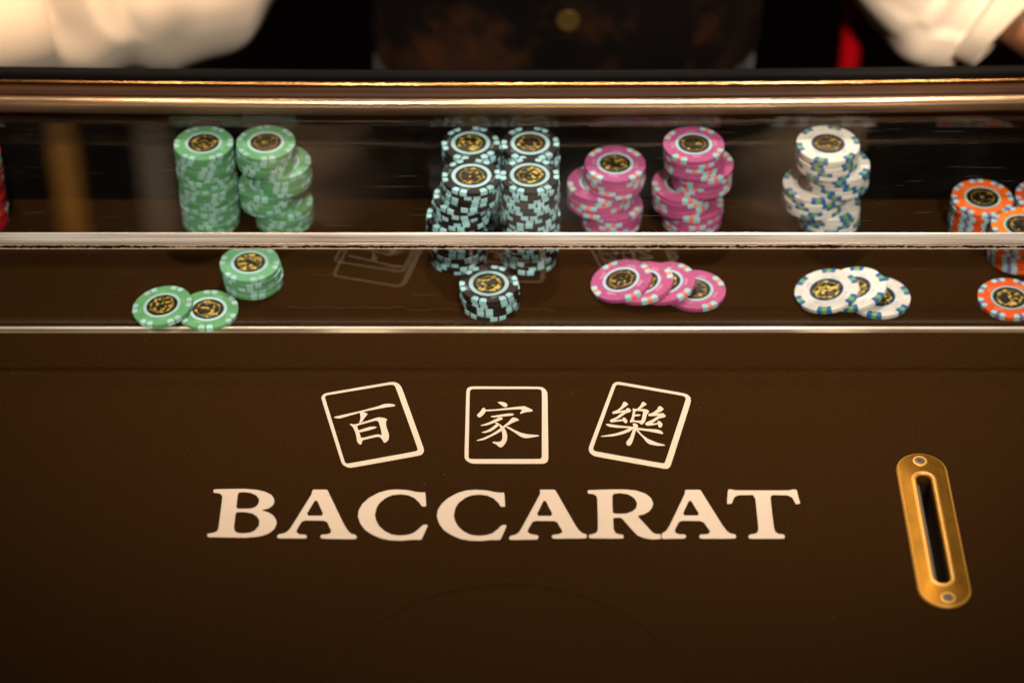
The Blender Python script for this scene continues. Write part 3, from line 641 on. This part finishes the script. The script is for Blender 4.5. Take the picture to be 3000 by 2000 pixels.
def print_me(k, rng):
    V = []; F = []
    r0 = k['R'] * (k['r'][0] + 0.045); r1 = r0 + k['R'] * 0.105
    for q in range(4):
        c0 = q * 90 + 38
        a = c0 - 12
        while a < c0 + 12:
            w = rng.choice((0.7, 1.0, 1.3)); b = len(V)
            lo = rng.choice((0, 0, 0.35)); hi = rng.choice((1, 1, 0.7))
            for aa, f in ((a, lo), (a + w, lo), (a + w, hi), (a, hi)):
                rr = r0 + (r1 - r0) * f; V.append((rr * math.cos(R(aa)), rr * math.sin(R(aa)), T + 0.00003))
            F.append((b, b + 1, b + 2, b + 3)); a += w + 0.9
    m = mat_chip('chip_print', k['pr'])
    return pydata('fine_print', V, F, m)
rng = random.Random(7)
for nm, k in KIND.items():
    Rr = k['R']; b = 0.00022
    k['me'] = lathe('casino_chip', [(Rr - b, 0), (Rr - b * 0.3, b * 0.35), (Rr, b), (Rr, T - b), (Rr - b * 0.3, T - b * 0.35), (Rr - b, T)], k['base'])
    k['spots'] = [spot_me('edge_spot', k, [s]) for s in k['seg']] if k['single'] else [spot_me('edge_spot', k, k['seg'])]
    k['ringme'] = annulus('ring', Rr * k['r'][1], Rr * k['r'][0], T + 0.00004, k['ring'])
    # the seal is modelled at unit 1 cm radius so its print scales with the chip
    k['sealme'] = lathe('seal', [(Rr * k['r'][1], T - 0.0003), (Rr * k['r'][1], T + 0.00006)], M['seal'])
    k['printme'] = print_me(k, rng)
CHIPS = []
def chip(kind, x, y, z, label, group, face=True, rot=None, tilt=None, partial=False):
    k = KIND[kind]
    o = bpy.data.objects.new('casino_chip', k['me']); link(o)
    a = rng.uniform(0, 360) if rot is None else rot
    mat = Matrix.Rotation(R(a), 4, 'Z')
    if tilt: mat = Matrix.Rotation(R(tilt[1]), 4, 'X') @ Matrix.Rotation(R(-tilt[0]), 4, 'Y') @ mat
    o.rotation_euler = mat.to_euler(); o.location = (x, y, z)
    tag(o, label, 'casino chip', group)
    for i in range(k['n']):
        for s in k['spots']:
            c = bpy.data.objects.new('edge_spot', s); link(c, o); c.rotation_euler = (0, 0, 2 * math.pi * i / k['n'])
    if face:
        link(bpy.data.objects.new('ring', k['ringme']), o)
        link(bpy.data.objects.new('seal', k['sealme']), o)
        link(bpy.data.objects.new('fine_print', k['printme']), o)
    CHIPS.append(o); return o
ORD = ['top', 'second', 'third', 'fourth', 'fifth', 'sixth', 'seventh', 'eighth', 'ninth', 'tenth', 'eleventh', 'twelfth', 'thirteenth', 'fourteenth', 'fifteenth',
       'sixteenth', 'seventeenth', 'eighteenth', 'nineteenth', 'twentieth', 'twenty-first', 'twenty-second']
def stack(kind, x, y, clumps, where, group, jit=0.0005, rots=None, drift=None):
    """clumps: (count, dx, dy) from the bottom upwards"""
    total = sum(c[0] for c in clumps); i = 0
    prev = None
    for ci, (cnt, dx, dy) in enumerate(clumps):
        for q in range(cnt):
            z = 0.0001 + i * PITCH; fromtop = total - 1 - i
            top_of_clump = q == cnt - 1
            jx, jy = rng.uniform(-jit, jit), rng.uniform(-jit, jit)
            word = 'top chip' if fromtop == 0 else ORD[fromtop] + ' chip from the top'
            if fromtop == total - 1: word = 'bottom chip'
            chip(kind, x + dx + jx, y + dy + jy, z, f'{kind} casino chip, {word} of the {where}', group, face=top_of_clump,
                 rot=None if rots is None else rots + rng.uniform(-4, 4) + (ci * 22 if rots else 0))
            i += 1
# tall stacks at the back of the tray
stack('green', -0.2091, 0.1195, [(20, 0, 0)], 'straight green stack', 'green chips', 0.0006)
stack('green', -0.1665, 0.1195, [(5, 0.0085, 0.001), (5, -0.0015, 0), (5, 0.0090, 0.001), (5, -0.0010, 0)], 'zigzag green stack', 'green chips')
stack('black', -0.0276, 0.1195, [(20, 0, 0)], 'rear left black stack', 'black chips', 0.0007)
stack('black', 0.0128, 0.1195, [(20, 0, 0)], 'rear right black stack', 'black chips', 0.0007)
stack('black', -0.0273, 0.0775, [(6, -0.0090, 0.0000), (5, -0.0105, 0.001), (5, -0.0062, 0.0005), (5, 0.0, 0)], 'front left black stack', 'black chips', 0.0007)
stack('black', 0.0118, 0.0775, [(6, 0.0, 0.0), (5, 0.0006, 0.001), (5, -0.0004, 0), (5, 0.0002, 0)], 'front right black stack', 'black chips', 0.0006)
stack('black', -0.0148, 0.0285, [(5, 0, 0)], 'short black stack', 'black chips', 0.0006)
stack('pink', 0.0702, 0.1185, [(5, -0.0010, 0.0), (5, -0.0112, 0.001), (5, 0, 0)], 'lower pink stack', 'pink chips')
stack('pink', 0.1238, 0.1185, [(5, 0.0012, 0.001), (5, -0.0064, 0), (5, 0.0066, 0.001), (5, 0, 0)], 'taller pink stack', 'pink chips')
stack('white', 0.2144, 0.1185, [(5, 0.0055, 0.001), (5, -0.0064, 0), (5, 0.0086, 0.001), (5, 0, 0)], 'white zigzag stack', 'white chips')
stack('green', -0.1760, 0.0515, [(2, 0.0022, 0.0), (2, 0.0012, 0.0), (1, 0, 0)], 'short green stack', 'green chips')
stack('orange', 0.3228, 0.1105, [(8, 0, 0)], 'rear orange stack', 'orange chips', 0.0003, rots=8)
stack('orange', 0.3452, 0.0790, [(8, 0, 0)], 'lid-cut orange stack', 'orange chips', 0.0003, rots=20)
stack('orange', 0.3668, 0.1115, [(8, 0, 0)], 'rightmost orange stack', 'orange chips', 0.0003, rots=14)
stack('red', -0.3696, 0.1185, [(10, 0.0005, 0), (8, 0.0013, 0)], 'red stack at the left', 'red chips')
# loose chips fanned out along the glass
def fan(kind, xs_, ys_, tilts, where, group, rots, zc=None):
    k = KIND[kind]
    for i, (x, y, t, r) in enumerate(zip(xs_, ys_, tilts, rots)):
        z = 0.0001 + k['R'] * math.sin(R(abs(t))) + 0.0001
        word = ['leftmost', 'second from left', 'third from left', 'rightmost'][i if i < len(xs_) - 1 else 3]
        chip(kind, x, y, z, f'loose {kind} casino chip, {word} in the {where}', group, True, r, (t, 0.8 if t else 0))
fan('green', [-0.2316, -0.2015], [0.0190, 0.0178], [7.0, 0], 'overlapping green pair', 'green chips', [62, 30])
fan('pink', [0.0738, 0.0880, 0.1028, 0.1224], [0.0435, 0.0412, 0.0420, 0.0390], [13.0, 13.0, 10.6, 0], 'four fanned pink chips', 'pink chips', [22, 12, 40, 28])
fan('white', [0.2104, 0.2288, 0.2446], [0.0335, 0.0352, 0.0320], [11.0, 12.0, 0], 'three fanned white chips', 'white chips', [20, 18, 16])
chip('orange', 0.3318, 0.0300, 0.0001, 'single loose orange casino chip lying flat by the glass', 'orange chips', True, 14)

# ------------------------------------------------------------------ the dealer behind the rail
person = empty('person', (0.044, 0.50, -0.86))
tag(person, 'dealer in brown patterned vest and white shirt, arms spread behind the table', 'person')
PO = Vector((0.044, 0.50, -0.86))
def pp(dx, dy, z): return Vector((dx, dy - 0.50, z + 0.86))      # dy is world y, z is height above the felt
def tube(name, pts, rad, mat, n=28, sub=8, wr=0.0, wscale=18.0, caps=True, flat=1.0, seed=0):
    c = catmull(pts, sub); rr = [q.x for q in catmull([(r, 0, 0) for r in rad], sub)]
    V = []; F = []
    for i, p in enumerate(c):
        t = (c[min(i + 1, len(c) - 1)] - c[max(i - 1, 0)]).normalized()
        u = t.cross(Vector((0, 0, 1)));  u = u.normalized() if u.length > 1e-4 else Vector((1, 0, 0))
        w = u.cross(t).normalized()
        for j in range(n):
            a = 2 * math.pi * j / n
            d = u * math.cos(a) * flat + w * math.sin(a)
            q = p + d * rr[i]
            if wr:
                s = i / len(c)
                f1 = noise.noise(q * wscale + Vector((seed, 0, 0)))
                f2 = math.sin((q - pts[0]).dot(t) * 95 + 4.5 * noise.noise(q * 9 + Vector((0, seed, 0))) + a * 1.3)
                f3 = 1 - abs(noise.noise(q * wscale * 0.7 + Vector((0, 0, seed + 3.1)))) * 2
                q = q + d * wr * (0.7 * f1 + 0.22 * f2 + 0.75 * f3)
            V.append(q)
    for i in range(len(c) - 1):
        for j in range(n):
            k = (j + 1) % n; F.append((i * n + j, i * n + k, (i + 1) * n + k, (i + 1) * n + j))
    if caps: F.append(tuple(reversed(range(n)))); F.append(tuple(range((len(c) - 1) * n, len(c) * n)))
    me = pydata(name, V, F, mat, smooth=True)
    bm = bmesh.new(); bm.from_mesh(me); bmesh.ops.recalc_face_normals(bm, faces=bm.faces[:]); bm.to_mesh(me); bm.free()
    return me
# body: one skinned figure (trunk, neck, arms, hands with fingers), mostly inside the clothes
def body():
    bm = bmesh.new(); lay = bm.verts.layers.skin.verify()
    def v(p, r, root=False):
        q = bm.verts.new(p); q[lay].radius = (r, r); q[lay].use_root = root; return q
    def e(a, b): bm.edges.new((a, b)); return b
    pelvis = v(pp(0, 0.52, -0.10), 0.10, True); belly = e(pelvis, v(pp(0, 0.51, 0.06), 0.10)); chest = e(belly, v(pp(0, 0.52, 0.28), 0.11))
    base = e(chest, v(pp(0, 0.53, 0.42), 0.055)); e(base, v(pp(0, 0.525, 0.50), 0.05))
    for s, W_ in ((-1, LEFT), (1, RIGHT)):
        sh = e(chest, v(pp(s * 0.165, 0.53, 0.37), 0.055)); el = e(sh, v(pp(*W_['elbow']), 0.042)); wr = e(el, v(pp(*W_['wrist']), 0.027))
        palm = e(wr, v(pp(*W_['palm']), 0.030)); kn = e(palm, v(pp(*W_['knuckle']), 0.030))
        K = Vector(W_['knuckle']); Pm = Vector(W_['palm']); d = (K - Pm).normalized(); side = d.cross(Vector((0, 0, 1))).normalized()
        for i, (off, ln) in enumerate(((-0.030, 0.062), (-0.010, 0.072), (0.011, 0.067), (0.030, 0.052))):
            r0 = K + side * off * 0.85 + d * 0.014
            f1 = e(kn, v(pp(*r0), 0.0105)); p2 = r0 + d * ln * 0.5 + side * off * 0.15 + Vector((0, 0, -0.004)); p3 = r0 + d * ln + side * off * 0.25 + Vector((0, 0, -0.022))
            f2 = e(f1, v(pp(*p2), 0.0092)); e(f2, v(pp(*p3), 0.0078))
        ts = -W_['thumb'] * side
        t1 = e(palm, v(pp(*(Pm + ts * 0.036 + d * 0.010)), 0.0135)); t2 = e(t1, v(pp(*(Pm + ts * 0.052 + d * 0.042 + Vector((0, 0, -0.008)))), 0.0115)); e(t2, v(pp(*(Pm + ts * 0.056 + d * 0.070 + Vector((0, 0, -0.018)))), 0.009))
    me = bpy.data.meshes.new('body'); bm.to_mesh(me); bm.free(); me.materials.append(M['skin'])
    o = obj('body', me, person)
    sk = o.modifiers.new('Skin', 'SKIN'); sk.use_smooth_shade = True; sk.branch_smoothing = 0.4
    sb = o.modifiers.new('Subdivision', 'SUBSURF'); sb.levels = sb.render_levels = 2
    return o
RIGHT = dict(elbow=(0.270, 0.455, 0.055), wrist=(0.338, 0.403, 0.000), palm=(0.372, 0.380, -0.018), knuckle=(0.410, 0.355, -0.042), thumb=1)
LEFT = dict(elbow=(-0.300, 0.455, 0.068), wrist=(-0.435, 0.395, -0.006), palm=(-0.480, 0.375, -0.038), knuckle=(-0.520, 0.355, -0.053), thumb=-1)
body()
slv = obj('sleeve', tube('sleeve', [pp(-0.165, 0.53, 0.40), pp(-0.222, 0.515, 0.27), pp(-0.268, 0.475, 0.105), pp(-0.300, 0.445, 0.036), pp(-0.358, 0.420, 0.006), pp(-0.415, 0.402, -0.002)],
                   [0.070, 0.074, 0.080, 0.084, 0.074, 0.054], M['shirt'], 84, 24, 0.0125, 16, False, seed=2), person)
obj('cuff', tube('cuff', [pp(-0.402, 0.406, 0.004), pp(-0.428, 0.397, -0.004), pp(-0.460, 0.386, -0.010)], [0.053, 0.054, 0.052], M['shirt'], 32, 6, 0.002, 12, False, seed=5), slv)
slv = obj('sleeve', tube('sleeve', [pp(0.165, 0.53, 0.40), pp(0.216, 0.515, 0.27), pp(0.254, 0.475, 0.125), pp(0.277, 0.448, 0.056), pp(0.308, 0.422, 0.014), pp(0.336, 0.405, 0.000)],
                   [0.070, 0.074, 0.080, 0.084, 0.076, 0.058], M['shirt'], 84, 24, 0.0085, 16, False, seed=9), person)
obj('cuff', tube('cuff', [pp(0.326, 0.412, 0.004), pp(0.339, 0.402, -0.004), pp(0.351, 0.393, -0.012)], [0.050, 0.051, 0.048], M['shirt'], 32, 6, 0.002, 12, False, seed=6), slv)
def torso(name, rows, mat, n=56, wr=0.0):
    V = []; F = []
    for (z, hw, hd, cy) in rows:
        for j in range(n):
            a = 2 * math.pi * j / n
            x = hw * math.copysign(abs(math.cos(a)) ** 0.8, math.cos(a)); y = hd * math.copysign(abs(math.sin(a)) ** 0.85, math.sin(a))
            q = pp(x, cy + y, z)
            q += Vector((0, -1, 0)) * wr * noise.noise(q * 14) * (1 if math.sin(a) < 0 else 0)
            V.append(q)
    for i in range(len(rows) - 1):
        for j in range(n):
            k = (j + 1) % n; F.append((i * n + j, i * n + k, (i + 1) * n + k, (i + 1) * n + j))
    return pydata(name, V, F, mat, smooth=True)
obj('vest', torso('vest', [(-0.10, 0.165, 0.105, 0.52), (-0.05, 0.166, 0.110, 0.52), (0.0, 0.166, 0.113, 0.52), (0.08, 0.164, 0.115, 0.52), (0.18, 0.162, 0.120, 0.525), (0.28, 0.160, 0.122, 0.53), (0.36, 0.135, 0.10, 0.535), (0.41, 0.085, 0.07, 0.535)], M['vest'], wr=0.016), person)
obj('trousers', torso('trousers', [(-0.855, 0.13, 0.075, 0.53), (-0.5, 0.145, 0.085, 0.53), (-0.2, 0.162, 0.10, 0.52), (-0.08, 0.162, 0.103, 0.52)], M['trouser']), person)
bt = lathe('button', [(0.0085, 0), (0.0095, 0.0012), (0.0090, 0.0028), (0.0070, 0.0032), (0.0060, 0.0024)], M['button'], 24)
for z in (-0.012, 0.075, 0.160):
    b = obj('button', bt, person); b.location = pp(0.0, 0.3965, z); b.rotation_euler = (R(90), 0, 0)
# red post of the rope barrier behind the dealer's arm
post = empty('barrier_post', (0.296, 0.56, -0.86))
tag(post, 'red post standing behind the right sleeve of the dealer', 'post')
obj('post_tube', lathe('post_tube', [(0.0105, 0.02), (0.0105, 0.93), (0.0125, 0.932), (0.0125, 0.945), (0.008, 0.955)], M['red'], 28), post)
obj('post_base', lathe('post_base', [(0.11, 0.0), (0.11, 0.008), (0.09, 0.016), (0.02, 0.022), (0.0108, 0.030)], M['black'], 40), post)
# two slim pillars across the room; the photo shows them mirrored in the lid as upright streaks
def pillar(x, w, mat, label, cap):
    p = empty('pillar', (x, 2.20, -0.86)); tag(p, label, 'pillar', 'pillars mirrored in the lid')
    obj('shaft', box_me('shaft', (-w / 2, -w / 2, 0.12), (w / 2, w / 2, 2.95), mat, 0.006), p)
    obj('plinth', box_me('plinth', (-w / 2 - 0.02, -w / 2 - 0.02, 0.0005), (w / 2 + 0.02, w / 2 + 0.02, 0.119), M['black'], 0.006), p)
    obj('capital', box_me('capital', (-w / 2 - 0.02, -w / 2 - 0.02, 2.951), (w / 2 + 0.02, w / 2 + 0.02, 3.03), M['black'], 0.006), p)
pillar(-0.775, 0.046, M['amber'], 'slim amber pillar mirrored as the leftmost upright streak in the lid', 0)
pillar(-0.615, 0.062, M['stone'], 'slim grey pillar mirrored beside the amber streak in the lid', 0)
pillar(0.86, 0.060, M['amber2'], 'dim brown pillar mirrored above the orange chips in the lid', 0)
spot('pillar_fill', (-0.70, 1.25, 1.75), (-0.70, 2.2, 1.55), 40, (1.0, 0.85, 0.68), 40, 0.9, 0.05)  # unseen spot added so the pillars show as streaks in the lid
